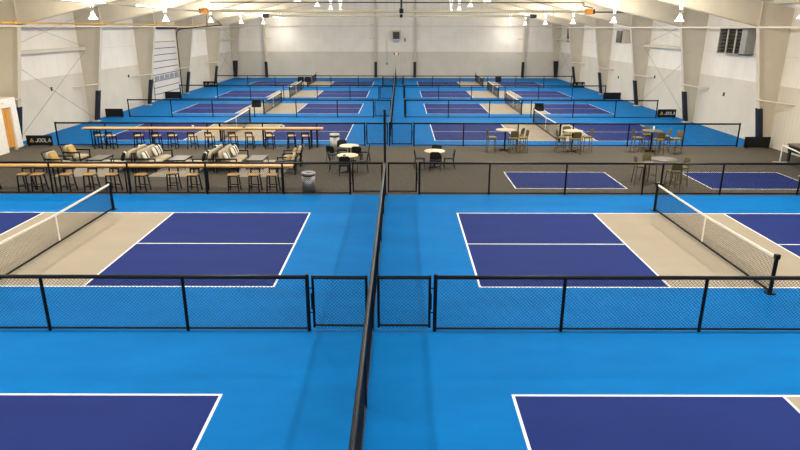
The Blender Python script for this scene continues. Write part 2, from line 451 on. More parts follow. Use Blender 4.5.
t = thing('tall_post', 'tall black post rising at the lounge end of the near centre fence', 'post', (-.56, 21.68, 0))
MB().tube((0, 0, 0), (0, 0, 3.05), .045, 12).build('shaft', M['black'], t); MB().lathe([(.0, .05), (.05, .04), (.055, 0)], (0, 0, 3.05), 12).build('cap', M['black'], t)
MB().box(-.1, .1, -.1, .1, 0, .02).build('base_plate', M['black'], t)
t = thing('pale_post', 'pale slim post at the far end of the centre fence', 'post', (-.56, 74.9, 0))
MB().tube((0, 0, 0), (0, 0, 2.1), .05, 12).build('shaft', M['steel'], t); MB().box(-.12, .12, -.12, .12, 0, .02).build('base_plate', M['steel'], t)

# ------------------------------------------------------------------ pickleball nets
def net_mesh():
    t = thing('pickleball_net', '', 'net')
    Lh = 3.36
    ztop = lambda y: .86+.055*abs(y)/Lh
    for s in (-1, 1):
        p = MB().tube((0, s*Lh, .03), (0, s*Lh, .95), .046, 10).box(-.05, .05, s*Lh-.05, s*Lh+.05, .86, .97)
        p = p.build('post', M['black'], t)
        MB().box(-.09, .09, s*Lh-.09, s*Lh+.09, 0, .03).build('foot_plate', M['black'], p)
    tp = MB()
    N = 12
    for i in range(N):
        a = -Lh+.04+(2*Lh-.08)*i/N; b = -Lh+.04+(2*Lh-.08)*(i+1)/N
        za, zb = ztop(a), ztop(b)
        tp.hexa([(-.014, a, za-.055), (.014, a, za-.055), (.014, b, zb-.055), (-.014, b, zb-.055), (-.014, a, za), (.014, a, za), (.014, b, zb), (-.014, b, zb)])
    tp.build('top_tape', M['tape'], t)
    cd = MB(); r = .0034
    k = -Lh+.06
    while k < Lh-.04:
        cd.tube((0, k, .08), (0, k, ztop(k)-.05), r, 3, caps=False); k += .05
    for i in range(16):
        f = i/15
        for a, b in ((-Lh+.04, 0), (0, Lh-.04)):
            cd.tube((.003, a, .08+f*(ztop(a)-.14)), (.003, b, .08+f*(ztop(b)-.14)), r, 3, caps=False)
    cd.build('net_mesh', M['cord'], t)
    MB().tube((0, -Lh, .06), (0, Lh, .06), .03, 8).build('base_bar', M['black'], t)
    MB().box(-.012, .012, -.026, .026, .07, .85).build('centre_strap', M['tape'], t)
    return t
nets = Stamp(net_mesh())
nrow = {1: 'on the court between the near fence and the lounge', 2: 'on the first court beyond the lounge', 3: 'on the second court beyond the lounge', 4: 'on the third court beyond the lounge', 5: 'on the court by the far wall'}
for i in (1, 2, 3, 4, 5):
    for s, x in (('left', XL-6.705), ('right', XR+6.705)):
        nets.at((x, ROWS[i]+3.05, 0), 0, 'pickleball net %s, %s half' % (nrow[i], s), 'pickleball nets')

# paddle racks hanging on the fences
pr = thing('paddle_rack', '', 'paddle rack')
MB().box(-.3, .3, -.02, .02, 0, .5).build('backboard', M['dark'], pr)
for i in range(5): MB().box(-.27+i*.13, -.25+i*.13, -.18, -.02, .05, .42).build('divider', M['dark'], pr)
MB().box(-.3, .3, -.2, -.02, 0, .05).box(-.3, .3, -.2, -.18, .05, .3).build('tray', M['dark'], pr)
MB().tube((-.2, 0, .48), (-.2, .09, .52), .012, 6).tube((.2, 0, .48), (.2, .09, .52), .012, 6).build('hook', M['dark'], pr)
racks = Stamp(pr)
for x, y, z, lab in ((-9.75, FY[3], .72, 'black paddle rack on the fence beyond the wooden bar, left half'), (9.4, FY[3], .5, 'black paddle rack on the fence beyond the high tables, right half'),
                     (-10.15, FY[5], .58, 'black paddle rack on the farthest fence, outer of the left pair'), (-9.45, FY[5], .58, 'black paddle rack on the farthest fence, inner of the left pair'), (9.95, FY[5], .62, 'black paddle rack on the farthest fence, right half')):
    racks.at((x, y-.08, z), 0, lab, 'paddle racks')

# ------------------------------------------------------------------ black sideline barriers
def word_mark(x0, z0, hgt, width, parent):
    """JOOLA in wide rounded capitals, each letter a bent bar"""
    lw = width/6.2; gap = lw*.3; r = hgt*.08
    arc = lambda cx, cz, rx, rz, a0, a1, n=10: [(cx+rx*math.cos(a0+(a1-a0)*i/n), cz+rz*math.sin(a0+(a1-a0)*i/n)) for i in range(n+1)]
    h2 = hgt/2
    L = [[(0.95, 1), (0.95, .42)]+[(.95-.46+.46*math.cos(-a), .42-.42*math.sin(a)) for a in (.4, .8, 1.2, 1.57, 1.9, 2.3, 2.75)],
         [(.5+.5*math.cos(2*PI*i/18), .5+.5*math.sin(2*PI*i/18)) for i in range(19)],
         [(.5+.5*math.cos(2*PI*i/18), .5+.5*math.sin(2*PI*i/18)) for i in range(19)],
         [(0.05, 1), (0.05, 0), (.95, 0)], [(-.02, 0), (.5, 1), (1.02, 0)]]
    b = MB()
    for k, path in enumerate(L):
        xs_ = x0+k*(lw+gap)
        pts = [(xs_+u*lw, -.026, z0+v*hgt) for u, v in path]
        b.path(pts, r, 6)
        if k == 4: b.tube((xs_+lw*.3, -.026, z0+hgt*.28), (xs_+lw*.7, -.026, z0+hgt*.28), r*.9, 6)
    b.build('lettering', M['letter'], parent)
def barrier(x0, x1, y, h, label, logo):
    w = x1-x0
    t = thing('sideline_barrier', label, 'barrier', (x0, y, 0), 0, 'sideline barriers')
    MB().box(0, w, -.02, .02, .04, h).build('banner_panel', M['dark'], t)
    for x in (.12, w-.12): MB().prism([(-.2, 0), (.2, 0), (.03, .05), (.03, .3), (-.03, .3), (-.03, .05)], 'x', x-.02, x+.02).build('foot', M['black'], t)
    if logo:
        z = h*.36; s = h*.42
        g = MB()
        g.prism([(w*.12, z), (w*.12+s*.5, z+s*.95), (w*.12+s, z), (w*.12+s*.74, z), (w*.12+s*.5, z+s*.48), (w*.12+s*.26, z)], 'y', -.03, -.018)
        g.prism([(w*.12+s*.36, z), (w*.12+s*.5, z+s*.26), (w*.12+s*.64, z)], 'y', -.03, -.018)
        g.build('emblem', M['gold'], t)
        word_mark(w*.12+s*1.3, z+s*.06, s*.78, w*.95-(w*.12+s*1.3), t)
    return t
barrier(-19.28, -17.95, 31.12, .55, 'black barrier with white lettering beside the wooden door, left wall', True)
barrier(17.62, 18.92, 30.9, .58, 'plain black barrier at the end of the lounge fence, right wall', False)
barrier(-20.1, -18.9, 41.7, .58, 'plain black barrier by the left wall before the overhead door', False)
barrier(17.6, 18.85, 41.9, .58, 'black lettered barrier by the right wall one court beyond the lounge', True)
barrier(-20.2, -18.8, 53.0, .6, 'plain black barrier in front of the white overhead door', False)
barrier(17.4, 18.9, 53.0, .6, 'plain black barrier by the right wall below the wall heater', False)
barrier(-20.2, -18.75, 63.6, .6, 'black lettered barrier near the far corner, left wall', True)
barrier(17.6, 18.85, 63.6, .6, 'black lettered barrier near the far corner, right wall', True)

# ------------------------------------------------------------------ lounge: long bar tables and stools
def bar_table(label, x0, x1, y0, y1, legs):
    t = thing('bar_table', label, 'table', ((x0+x1)/2, (y0+y1)/2, 0), 0, 'long wooden bar tables')
    hw, hd = (x1-x0)/2, (y1-y0)/2; cx = (x0+x1)/2
    MB().box(-hw, hw, -hd, hd, .945, 1.0).build('tabletop', M['wood'], t)
    MB().box(-hw+.1, hw-.1, -hd+.06, -hd+.09, .905, .945).box(-hw+.1, hw-.1, hd-.09, hd-.06, .90, .945).build('apron', M['black'], t)
    for x in legs:
        for s in (-1, 1): MB().box(x-cx-.022, x-cx+.022, s*(hd-.05)-.022, s*(hd-.05)+.022, 0, .945).build('leg', M['black'], t)
    return t
bar_table('long wooden bar table with black legs just behind the near lounge fence', -17.0, -4.0, 21.93, 22.33, [-15.6, -12.84, -12.3+2.1, -7.24, -4.4])
bar_table('long wooden bar table with black legs along the far lounge fence', -16.15, -3.95, 30.74, 31.16, [-15.72, -15.42, -12.75, -9.05, -6.95, -4.55, -4.26])

def stool():
    t = thing('bar_stool', '', 'stool')
    MB().cushion((0, 0, .66), (.40, .38, .05), e=.3).build('seat', M['seatwood'], t, True)
    for s in (-1, 1):
        MB().tube((s*.16, -.15, .64), (s*.19, -.17, 0), .026, 7).build('leg', M['black'], t)
        MB().tube((s*.16, .15, .64), (s*.20, .24, 0), .026, 7).build('leg', M['black'], t)
    f = MB(); z = .22
    c = [(-.178, -.162), (.178, -.162), (.188, .21), (-.188, .21)]
    for i in range(4): a, b = c[i], c[(i+1) % 4]; f.tube((*a, z), (*b, z), .02, 6)
    f.build('foot_ring', M['black'], t)
    f = MB()
    c = [(-.16, -.15), (.16, -.15), (.16, .15), (-.16, .15)]
    for i in range(4): a, b = c[i], c[(i+1) % 4]; f.tube((*a, .625), (*b, .625), .022, 6)
    f.build('seat_frame', M['black'], t)
    b = MB().tube((-.16, .16, .62), (-.17, .22, .86), .026, 7).tube((.16, .16, .62), (.17, .22, .86), .026, 7)
    b.tube((-.17, .22, .855), (.17, .22, .855), .026, 7).tube((-.165, .20, .8), (.165, .20, .8), .01, 6)
    b.build('back_frame', M['black'], t)
    b = MB()
    for i in range(9): x = -.14+i*.035; b.tube((x, .20, .79), (x, .22, .855), .013, 5)
    b.build('back_slats', M['black'], t)
    return t
st = Stamp(stool())
for i, x in enumerate([-15.30, -14.0, -13.5, -12.42, -11.54, -10.72, -9.63, -8.55, -7.70, -6.21, -5.43, -4.76]):
    y = 22.03+(.22 if i == 7 else random.uniform(-.01, .02))
    st.at((x, y, 0), random.uniform(-.08, .08) if i != 2 else .1, 'black stool with wooden seat under the near bar table, %s from its left end' % ORD[i], 'stools at the near bar table')
for i, x in enumerate([-15.2, -14.6, -13.2, -12.3, -11.5, -10.5, -9.62, -8.45, -7.6, -6.58, -5.5, -4.78]):
    st.at((x, 30.52+random.uniform(-.03, .03), 0), PI+random.uniform(-.1, .1), 'black stool with wooden seat at the far bar table, %s from its left end' % ORD[i], 'stools at the far bar table')
# small things on the far bar table
for x, lab in ((-10.55, 'small white cup standing on the far bar table'), (-5.95, 'small white cup near the right end of the far bar table')):
    t = thing('paper_cup', lab, 'cup', (x, 30.9, 1.0)); MB().lathe([(0, 0), (.045, 0), (.055, .12), (.048, .12), (.04, .01)], n=12).build('cup_wall', M['white'], t, True)
t = thing('bowl', 'grey bowl standing on the far bar table', 'bowl', (-7.95, 30.9, 1.0)); MB().lathe([(0, 0), (.06, 0), (.12, .1), (.1, .1), (.05, .015)], n=16).build('bowl_wall', M['grey'], t, True)

# ------------------------------------------------------------------ lounge seating
def tilt(ax, a): return Matrix.Rotation(a, 3, ax)
def armchair():
    """faces +X; origin at the middle of its footprint"""
    t = thing('lounge_chair', '', 'armchair')
    f = MB()
    for s in (-1, 1):
        y = s*.37
        f.tube((.40, y, 0), (.40, y, .58), .03, 7).tube((-.36, y, 0), (-.36, y, .58), .03, 7)
        f.box(-.40, .42, y-.04, y+.04, .56, .61)
        f.tube((.40, y, .26), (-.40, y, .22), .02, 6)
    f.box(.36, .40, -.37, .37, .22, .27).box(-.40, -.36, -.37, .37, .2, .25)
    f.build('frame', M['black'], t)
    b = MB()
    for s in (-1, 1): b.tube((-.30, s*.33, .24), (-.50, s*.33, .84), .02, 6)
    b.tube((-.5, -.33, .84), (-.5, .33, .84), .02, 6).tube((-.42, -.33, .6), (-.42, .33, .6), .014, 6).build('back_frame', M['black'], t)
    MB().cushion((.04, 0, .345), (.74, .66, .15)).build('seat_cushion', M['cush'], t, True)
    MB().cushion((-.29, 0, .63), (.13, .62, .46), tilt('Y', -.32)).build('back_cushion', M['cush'], t, True)
    return t
ac = Stamp(armchair())
def pillow(label, loc, size, ry, rz, m, group):
    o = MB().cushion((0, 0, 0), (size, size, .15), e=.6).build('throw_pillow', m, None, True)
    o.location = loc; o.rotation_euler = (0, ry, rz)
    return tag(o, label, 'pillow', group)
chairs = [((-14.5, 25.35), 0, 'nearest the left end of the bar'), ((-14.52, 26.85), 0, 'second from the bar at the left'),
          ((-4.8, 25.15), PI, 'right end of the seating, nearer the bar'), ((-4.8, 26.7), PI, 'right end of the seating, farther from the bar')]
for (x, y), rz, lab in chairs:
    ac.at((x, y, 0), rz + (-.12 if rz == 0 else .1), 'beige cushioned lounge chair, ' + lab, 'lounge chairs')
s9 = 1.12
pillow('mustard pillow on the beige lounge chair nearest the left end of the bar', (-14.60, 25.2, .66), .42, s9, -.12, M['gold'], 'mustard pillows')
pillow('mustard pillow on the second beige lounge chair at the left', (-14.62, 26.7, .66), .42, s9, -.12, M['gold'], 'mustard pillows')
pillow('mustard pillow on the right hand lounge chair nearer the bar', (-4.70, 25.05, .62), .36, -s9, .1, M['gold'], 'mustard pillows')
pillow('mustard pillow on the right hand lounge chair farther from the bar', (-4.70, 26.6, .62), .36, -s9, .1, M['gold'], 'mustard pillows')

def sofa():
    """faces +X, length along Y"""
    t = thing('sofa', '', 'sofa')
    f = MB()
    for s in (-1, 1):
        y = s*.99
        f.tube((.44, y, 0), (.44, y, .58), .032, 7).tube((-.42, y, 0), (-.42, y, .58), .032, 7)
        f.box(-.44, .46, y-.045, y+.045, .56, .61)
        f.tube((.44, y, .24), (-.42, y, .24), .02, 6)
    f.box(.40, .44, -.99, .99, .2, .26).box(-.44, -.40, -.99, .99, .2, .26)
    for k in range(5): f.box(-.42, .42, -.8+k*.4-.03, -.8+k*.4+.03, .2, .24)
    f.build('frame', M['black'], t)
    b = MB()
    for k in range(3): b.tube((-.38, -.95+k*.95, .24), (-.44, -.95+k*.95, .80), .02, 6)
    b.tube((-.44, -.95, .8), (-.44, .95, .8), .022, 6).tube((-.43, -.95, .55), (-.43, .95, .55), .016, 6).build('back_frame', M['black'], t)
    for s in (-1, 1):
        MB().cushion((.06, s*.47, .34), (.80, .93, .17)).build('seat_cushion', M['cush'], t, True)
        MB().cushion((-.24, s*.47, .66), (.15, .92, .50), tilt('Y', -.28)).build('back_cushion', M['cush'], t, True)
    return t
so = Stamp(sofa())
for x, rz, lab in ((-10.76, 0, 'facing right, in the left back-to-back pair'), (-11.72, PI, 'facing left, in the left back-to-back pair'),
                   (-7.33, 0, 'facing right, in the right back-to-back pair'), (-8.29, PI, 'facing left, in the right back-to-back pair')):
    so.at((x, 26.1, 0), rz, 'black framed sofa with beige cushions %s' % lab, 'lounge sofas')
pil = [(-10.82, 26.85, 0, 'far end of the sofa facing right in the left pair'), (-10.80, 26.45, 0, 'sofa facing right in the left pair, second from its far end'), (-10.80, 25.35, 0, 'near end of the sofa facing right in the left pair'),
       (-11.66, 25.35, PI, 'near end of the sofa facing left in the left pair'), (-11.66, 26.85, PI, 'far end of the sofa facing left in the left pair'),
       (-7.40, 26.85, 0, 'far end of the sofa facing right in the right pair'), (-7.37, 26.45, 0, 'sofa facing right in the right pair, second from its far end'), (-7.37, 25.35, 0, 'near end of the sofa facing right in the right pair'),
       (-8.24, 25.3, PI, 'near end of the sofa facing left in the right pair'), (-8.22, 25.72, PI, 'sofa facing left in the right pair, second from its near end'), (-8.22, 26.85, PI, 'far end of the sofa facing left in the right pair')]
for x, y, rz, lab in pil:
    o = MB().cushion((0, 0, 0), (.42, .42, .15), e=.6).build('throw_pillow', M['stripe'], None, True)
    q = 1 if rz == 0 else -1
    o.location = (x+q*.03, y, .66); o.rotation_mode = 'XYZ'
    o.matrix_world = Matrix.Translation(o.location) @ Matrix.Rotation(rz, 4, 'Z') @ Matrix.Rotation(1.2, 4, 'Y') @ Matrix.Rotation(PI/2, 4, 'Z')
    tag(o, 'striped pillow, ' + lab, 'pillow', 'striped pillows')
def coffee(label, x0, x1, y0, y1):
    t = thing('coffee_table', label, 'coffee table', ((x0+x1)/2, (y0+y1)/2, 0), 0, 'coffee tables')
    a, b = (x1-x0)/2, (y1-y0)/2
    MB().box(-a+.02, a-.02, -b+.02, b-.02, .39, .42).build('tabletop', M['slate'], t)
    MB().box(-a, a, -b, -b+.03, .37, .425).box(-a, a, b-.03, b, .37, .425).box(-a, -a+.03, -b, b, .37, .425).box(a-.03, a, -b, b, .37, .425).build('rim', M['black'], t)
    for s in (-1, 1):
        for q in (-1, 1): MB().tube((s*(a-.05), q*(b-.05), .39), (s*(a-.02), q*(b-.02), 0), .02, 7).build('leg', M['black'], t)
coffee('low grey coffee table in front of the left lounge chairs', -13.55, -12.85, 25.7, 26.85)
coffee('low grey coffee table between the two back-to-back sofa pairs', -10.02, -9.27, 25.66, 26.75)
coffee('low grey coffee table between the right sofas and the right lounge chairs', -6.65, -5.9, 25.64, 26.85)
for x0, x1, lab in ((-14.3, -12.0, 'pale rug under the left lounge chairs'), (-10.4, -8.6, 'pale rug between the two sofa pairs'), (-7.0, -4.9, 'pale rug under the right lounge chairs')):
    o = MB().box(x0, x1, 24.35, 27.7, .001, .012).build('rug', M['rug']); tag(o, lab, 'rug', 'lounge rugs')

# ------------------------------------------------------------------ trash cans
def can(label, loc, r, h):
    t = thing('trash_can', label, 'trash can', loc, 0, 'trash cans')
    MB().lathe([(0, .02), (r*.92, .02), (r*.95, h*.84), (r*.9, h*.84)], n=28).build('body', M['chrome'], t, True)
    MB().lathe([(r*.93, 0), (r*.97, 0), (r*.97, .03), (r*.93, .03)], n=28).build('base_ring', M['dark'], t, True)
    MB().lathe([(r*.95, h*.84), (r*.97, h*.87), (r*.97, h*.9)], n=28).build('neck_ring', M['dark'], t, True)
    MB().lathe([(r*.98, h*.9), (r*1.04, h*.92), (r*1.0, h), (r*.62, h), (r*.58, h*.95)], n=28).build('lid', M['chrome'], t, True)
    MB().lathe([(0, h*.93), (r*.6, h*.95)], n=28).build('opening', M['dark'], t, True)
can('steel trash can just behind the near lounge fence', (-3.42, 22.05, 0), .26, .74)
can('steel trash can beside the round tables at the back of the lounge', (-3.2, 29.4, 0), .24, .95)

# ------------------------------------------------------------------ low round tables and chairs
def round_table(label, loc, r, h, mtop, group):
    t = thing('round_table', label, 'table', loc, 0, group)
    MB().lathe([(0, h-.035), (r-.02, h-.035), (r, h-.025), (r, h-.008), (r-.01, h), (0, h)], n=36).build('tabletop', mtop, t, True)
    MB().tube((0, 0, .03), (0, 0, h-.035), .04, 12).build('pedestal', M['black'], t)
    b = MB()
    for a in (0, PI/2):
        c, s = math.cos(a+.5)*.32, math.sin(a+.5)*.32
        b.tube((-c, -s, .02), (c, s, .02), .022, 6)
    b.build('base', M['black'], t)
def low_chair():
    """faces -Y"""
    t = thing('stacking_chair', '', 'chair')
    MB().cushion((0, -.01, .45), (.46, .44, .06)).build('seat', M['dark'], t, True)
    MB().cushion((0, .23, .68), (.44, .045, .34), tilt('X', -.14)).build('backrest', M['dark'], t, True)
    for s in (-1, 1):
        MB().tube((s*.20, -.18, .43), (s*.22, -.21, 0), .014, 7).build('leg', M['black'], t)
        MB().path([(s*.21, .25, .78), (s*.21, .19, .42), (s*.22, .25, 0)], .014, 7).build('leg', M['black'], t)
    MB().tube((-.2, .19, .42), (.2, .19, .42), .012, 6).tube((-.2, -.18, .42), (.2, -.18, .42), .012, 6).build('seat_frame', M['black'], t)
    return t
lc = Stamp(low_chair())
FX, FXn, FYp, FYn = PI/2, -PI/2, PI, 0      # face +X, -X, +Y (back to the camera), -Y
T = [('low round cream table nearest the steel trash can by the near fence', (-2.22, 25.26), [((-2.78, 25.4), FX, 'left of'), ((-2.32, 24.72), FYp, 'in front of'), ((-1.62, 25.36), FXn, 'right of')]),
     ('low round cream table beside the trash can at the back of the lounge', (-2.33, 27.43), [((-3.02, 27.0), FYp-.5, 'left of'), ((-2.72, 28.05), FYn, 'behind'), ((-1.93, 26.9), FYp, 'in front of'), ((-1.64, 27.5), FXn, 'right of')]),
     ('low round cream table standing alone right of the centre fence', (1.5, 26.22), [((.85, 26.1), FX, 'left of'), ((1.5, 25.68), FYp, 'in front of'), ((2.12, 26.15), FXn, 'right of'), ((1.62, 26.9), FYn, 'behind')])]
who = ['the front cream table of the left pair', 'the rear cream table of the left pair', 'the lone cream table right of the centre']
for (lab, (x, y), cs), w in zip(T, who):
    round_table(lab, (x, y, 0), .45, .75, M['cream'], 'low round tables')
    for (a, b), rz, pos in cs: lc.at((a, b, 0), rz+random.uniform(-.12, .12), 'black low chair standing %s %s' % (pos, w), 'black low chairs')
t = thing('ashtray', 'small dark dish on the front cream table of the left pair', 'dish', (-2.35, 25.1, .75)); MB().lathe([(0, .004), (.06, .004), (.075, .03), (.065, .03), (.055, .012), (0, .012)], n=14).build('dish_wall', M['dark'], t, True)

# ------------------------------------------------------------------ high round tables and stools
def high_stool():
    """faces -Y"""
    t = thing('high_stool', '', 'stool')
    MB().cushion((0, 0, .74), (.42, .42, .06)).build('seat', M['moss'], t, True)
    MB().cushion((0, .22, .96), (.40, .05, .32), tilt('X', -.15)).build('backrest', M['back'], t, True)
    for s in (-1, 1):
        MB().tube((s*.18, -.17, .72), (s*.21, -.2, 0), .02, 7).build('leg', M['olive'], t)
        MB().path([(s*.18, .24, 1.05), (s*.18, .18, .72), (s*.21, .23, 0)], .02, 7).build('leg', M['olive'], t)
    f = MB(); c = [(-.2, -.19), (.2, -.19), (.2, .21), (-.2, .21)]
    for i in range(4): a, b = c[i], c[(i+1) % 4]; f.tube((*a, .28), (*b, .28), .014, 6)
    f.build('foot_ring', M['olive'], t)
    f = MB(); c = [(-.18, -.17), (.18, -.17), (.18, .18), (-.18, .18)]
    for i in range(4): a, b = c[i], c[(i+1) % 4]; f.tube((*a, .70), (*b, .70), .016, 6)
    f.build('seat_frame', M['olive'], t)
    return t
hs = Stamp(high_stool())
HT = [('high round table with pale top, first right of the centre along the far fence', 'tan', (5.22, 30.15), 'the first high table along the far fence', [((4.5, 29.78), FX, 'left of'), ((5.52, 29.5), FYp, 'in front of'), ((5.92, 30.35), FXn-.6, 'behind'), ((6.0, 29.65), FXn, 'right of')]),
      ('high round table with pale top, second along the far fence', 'tan', (8.5, 29.85), 'the second high table along the far fence', [((7.92, 29.75), FX, 'left of'), ((8.5, 29.28), FYp, 'in front of'), ((9.25, 29.95), FXn, 'right of'), ((8.45, 30.6), FYn, 'behind')]),
      ('high round brown table, third along the far fence, with a small white holder', 'brown', (12.45, 29.96), 'the third high table along the far fence', [((11.68, 29.75), FX, 'left of'), ((12.5, 29.25), FYp, 'in front of'), ((13.42, 29.42), FXn+.2, 'right and front of'), ((13.2, 30.2), FXn-.2, 'right and rear of'), ((12.5, 30.6), FYn, 'behind')]),
      ('high round brown table between the two small practice courts', 'brown', (10.2, 23.1), 'the high table between the practice courts', [((9.4, 23.3), FX, 'left of'), ((9.95, 23.78), FYn+.3, 'behind'), ((10.3, 22.38), FYp, 'in front of'), ((10.88, 23.1), FXn, 'right of')])]
for lab, mt, (x, y), w, cs in HT:
    round_table(lab, (x, y, 0), .48, 1.05, M[mt if mt != 'tan' else 'sand'], 'high round tables')
    for (a, b), rz, pos in cs: hs.at((a, b, 0), rz+random.uniform(-.1, .1), 'olive high stool %s %s' % (pos, w), 'olive high stools')
t = thing('candle_holder', 'small white holder standing on the third high table along the far fence', 'holder', (12.48, 29.9, 1.05)); MB().lathe([(0, 0), (.05, 0), (.045, .2), (.02, .22), (0, .22)], n=12).build('holder_body', M['white'], t, True)

# practice net and dark table at the right edge
t = thing('practice_net', 'small white framed practice net beside the dark table at the right wall', 'net', (17.15, 26.0, 0), 0)
A, B = Vector((.25, 1.4, 0)), Vector((-.3, -1.4, 0))
for q in (A, B):
    p = MB().tube(q, q+Vector((0, 0, .8)), .028, 8).build('post', M['white'], t)
    MB().tube(q+Vector((-.3, .05, .02)), q+Vector((.3, -.05, .02)), .02, 6).build('foot', M['white'], p)
MB().tube(A+Vector((0, 0, .8)), B+Vector((0, 0, .8)), .03, 8).build('top_bar', M['white'], t)
nb = MB(); D = B-A
for i in range(57): a = A+D*(i/56); nb.tube(a+Vector((0, 0, .12)), a+Vector((0, 0, .79)), .002, 3, caps=False)
for i in range(14): z = Vector((0, 0, .12+i*.05)); nb.tube(A+z, B+z, .002, 3, caps=False)
nb.build('net_mesh', M['cord'], t)
t = thing('games_table', 'dark table with a brown top against the right wall by the practice net', 'table', (18.38, 26.3, 0))
MB().box(-.5, .5, -1.55, 1.55, .74, .80).build('tabletop', M['brown'], t)
MB().box(-.46, .46, -1.5, 1.5, .45, .74).build('cabinet_body', M['dark'], t)
for s in (-.4, .4):
    for q in (-1.42, 0, 1.42): MB().box(s-.05, s+.05, q-.05, q+.05, 0, .45).build('leg', M['dark'], t)
for q in (-.9, -.3, .3, .9): MB().tube((-.62, q, .62), (-.46, q, .62), .02, 6).build('handle_rod', M['grey'], t)

# ------------------------------------------------------------------ wall and far-wall equipment
lv = thing('wall_louvre', 'big dark louvre unit with grey hood high on the right wall', 'louvre', (WR, 35.75, 5.15))
MB().box(-.5, 0, -1.5, 1.5, -.7, -.64).box(-.5, 0, -1.5, 1.5, .66, .72).box(-.5, 0, 1.43, 1.5, -.7, .7).box(-.5, 0, -1.5, -.95, -.7, .7).build('hood', M['hood'], lv)
MB().box(-.1, -.02, -.95, 1.45, -.64, .66).build('backing', M['louvre'], lv)
lb = MB()
for i in range(7): lb.prism([(-.45, -.6+i*.19), (-.28, -.5+i*.19), (-.28, -.48+i*.19), (-.45, -.58+i*.19)], 'y', -.95, 1.43)
lb.build('blades', M['louvre'], lv)
for q in (-.35, .55): MB().box(-.5, -.44, q-.04, q+.04, -.64, .66).build('mullion', M['steel'], lv)
lv = thing('wall_louvre', 'narrow dark louvre seen edge-on high on the right wall near the far end', 'louvre', (WR, 70.6, 5.1))
MB().box(-.45, 0, -.9, .9, -.72, .72).build('hood', M['louvre'], lv)
for q in (-.4, .4): MB().box(-.48, -.45, q-.03, q+.03, -.7, .7).build('mullion', M['grey'], lv)
uh = thing('unit_heater', 'grey unit heater box bracketed high on the right wall', 'heater', (17.85, 50.1, 5.2))
MB().box(-.55, .55, -.5, .75, -.5, .52).build('casing', M['steel'], uh)
MB().box(-.4, .4, -.53, -.5, -.35, .37).build('access_panel', M['steel'], uh)
MB().box(-.62, -.55, -.45, .7, -.45, .47).build('side_grille', M['black'], uh)
MB().box(.55, 1.1, .0, .08, .1, .18).box(.55, 1.1, .0, .08, -.3, -.22).build('bracket', M['grey'], uh)
MB().tube((.7, -.2, -.5), (.7, -.2, -1.2), .04, 6).build('gas_drop', M['grey'], uh)
ex = thing('wall_fan', 'square dark grilled fan box high on the far wall', 'fan', (-.52, Y1-.3, 4.98))
MB().box(-.56, .56, -.02, .28, -.58, .58).build('casing', M['steel'], ex)
MB().box(-.40, .40, -.06, -.02, -.42, .42).build('grille', M['louvre'], ex)
for q in (-.2, .1): MB().box(-.40, .40, -.08, -.06, q, q+.06).build('grille_bar', M['dark'], ex)
MB().prism([(-.42, -.58), (.42, -.58), (.25, -.8), (-.25, -.8)], 'y', 0, .25).build('bottom_reflection', M['bluegrey'], ex)  # bluish reflection at the box bottom, built as a coloured piece
sb = MB().box(.42, .62, Y1-.14, Y1, 4.25, 4.7).build('switch_box', M['grey']); tag(sb, 'small grey switch box on the far wall beside the fan', 'switch box')
el = thing('emergency_light', 'amber and black emergency light low on the far wall', 'light', (-.5, Y1-.1, 2.85))
MB().box(-.14, .14, -.05, .06, -.09, .09).build('lens', M['amber'], el); MB().box(-.28, -.14, -.05, .06, -.11, .09).box(.14, .26, -.05, .06, -.11, .09).build('housing', M['dark'], el)
pc = thing('pull_switch', 'small black pull switch hanging from a cord on the far wall', 'switch', (-1.65, Y1-.1, 1.7)); MB().box(-.07, .07, -.04, .05, -.12, .1).build('switch_body', M['dark'], pc); MB().tube((0, 0, .1), (0, 0, 3.0), .012, 5).build('cord', M['grey'], pc)
for x, y, z, lab in ((WL+.04, 46.5, 2.39, 'left wall before the overhead door'), (WL+.04, 36.0, 2.43, 'left wall in the bay by the wooden door'), (WR-.04, 36.5, 2.15, 'right wall below the big louvre'), (WR-.04, 46.8, 2.37, 'right wall in the braced bay'), (WR-.04, 54.6, 1.75, 'right wall beyond the unit heater')):
    s = 1 if x < 0 else -1
    t = thing('wall_outlet', 'small dark outlet box on the ' + lab, 'outlet', (x, y, z), 0, 'wall outlet boxes')
    MB().box(min(0, s*.06), max(0, s*.06), -.06, .06, -.1, .1).build('box_body', M['dark'], t)
    MB().box(min(s*.06, s*.07), max(s*.06, s*.07), -.04, .04, -.06, .06).build('cover_plate', M['grey'], t)
gp = thing('gas_pipe', 'long yellow gas pipe running along the left wall under the rafters', 'pipe', (-17.95, 0, 6.04))
MB().tube((0, -5, 0), (0, 64.5, 0), .038, 8).build('pipe_run', M['yellow'], gp)
for fy in FRAMES[4:9]: MB().box(-.06, .06, fy-1.6, fy-1.5, -.06, .09).build('pipe_clamp', M['yellow'], gp)

# ------------------------------------------------------------------ tube heaters
def heater(label, xb, xe, y, z, bm='orange'):
    s = 1 if xe > xb else -1
    t = thing('tube_heater', label, 'heater', (0, y, z), 0, 'tube heaters')
    MB().tube((xb+s*.4, 0, 0), (xe, 0, 0), .055, 8).build('tube', M['tube'], t)
    MB().prism([(-.17, -.03), (-.1, .11), (.1, .11), (.17, -.03), (.15, -.03), (.09, .095), (-.09, .095), (-.15, -.03)], 'x', min(xb+s*.5, xe), max(xb+s*.5, xe)).build('reflector', M['tube'], t)
    b = MB().box(min(xb, xb+s*.45), max(xb, xb+s*.45), -.16, .16, -.16, .2).build('burner_box', M[bm], t)
    MB().box(min(xb-s*.12, xb), max(xb-s*.12, xb), -.13, .13, -.13, .17).build('intake_cap', M['dark'], b)
    k = xb+s*1.5
    while (xe-k)*s > 0:
        zz = roof(k)-z-.18
        MB().tube((k, 0, .1), (k, 0, zz), .008, 4).build('hanger', M['grey'], t); k += s*3.6
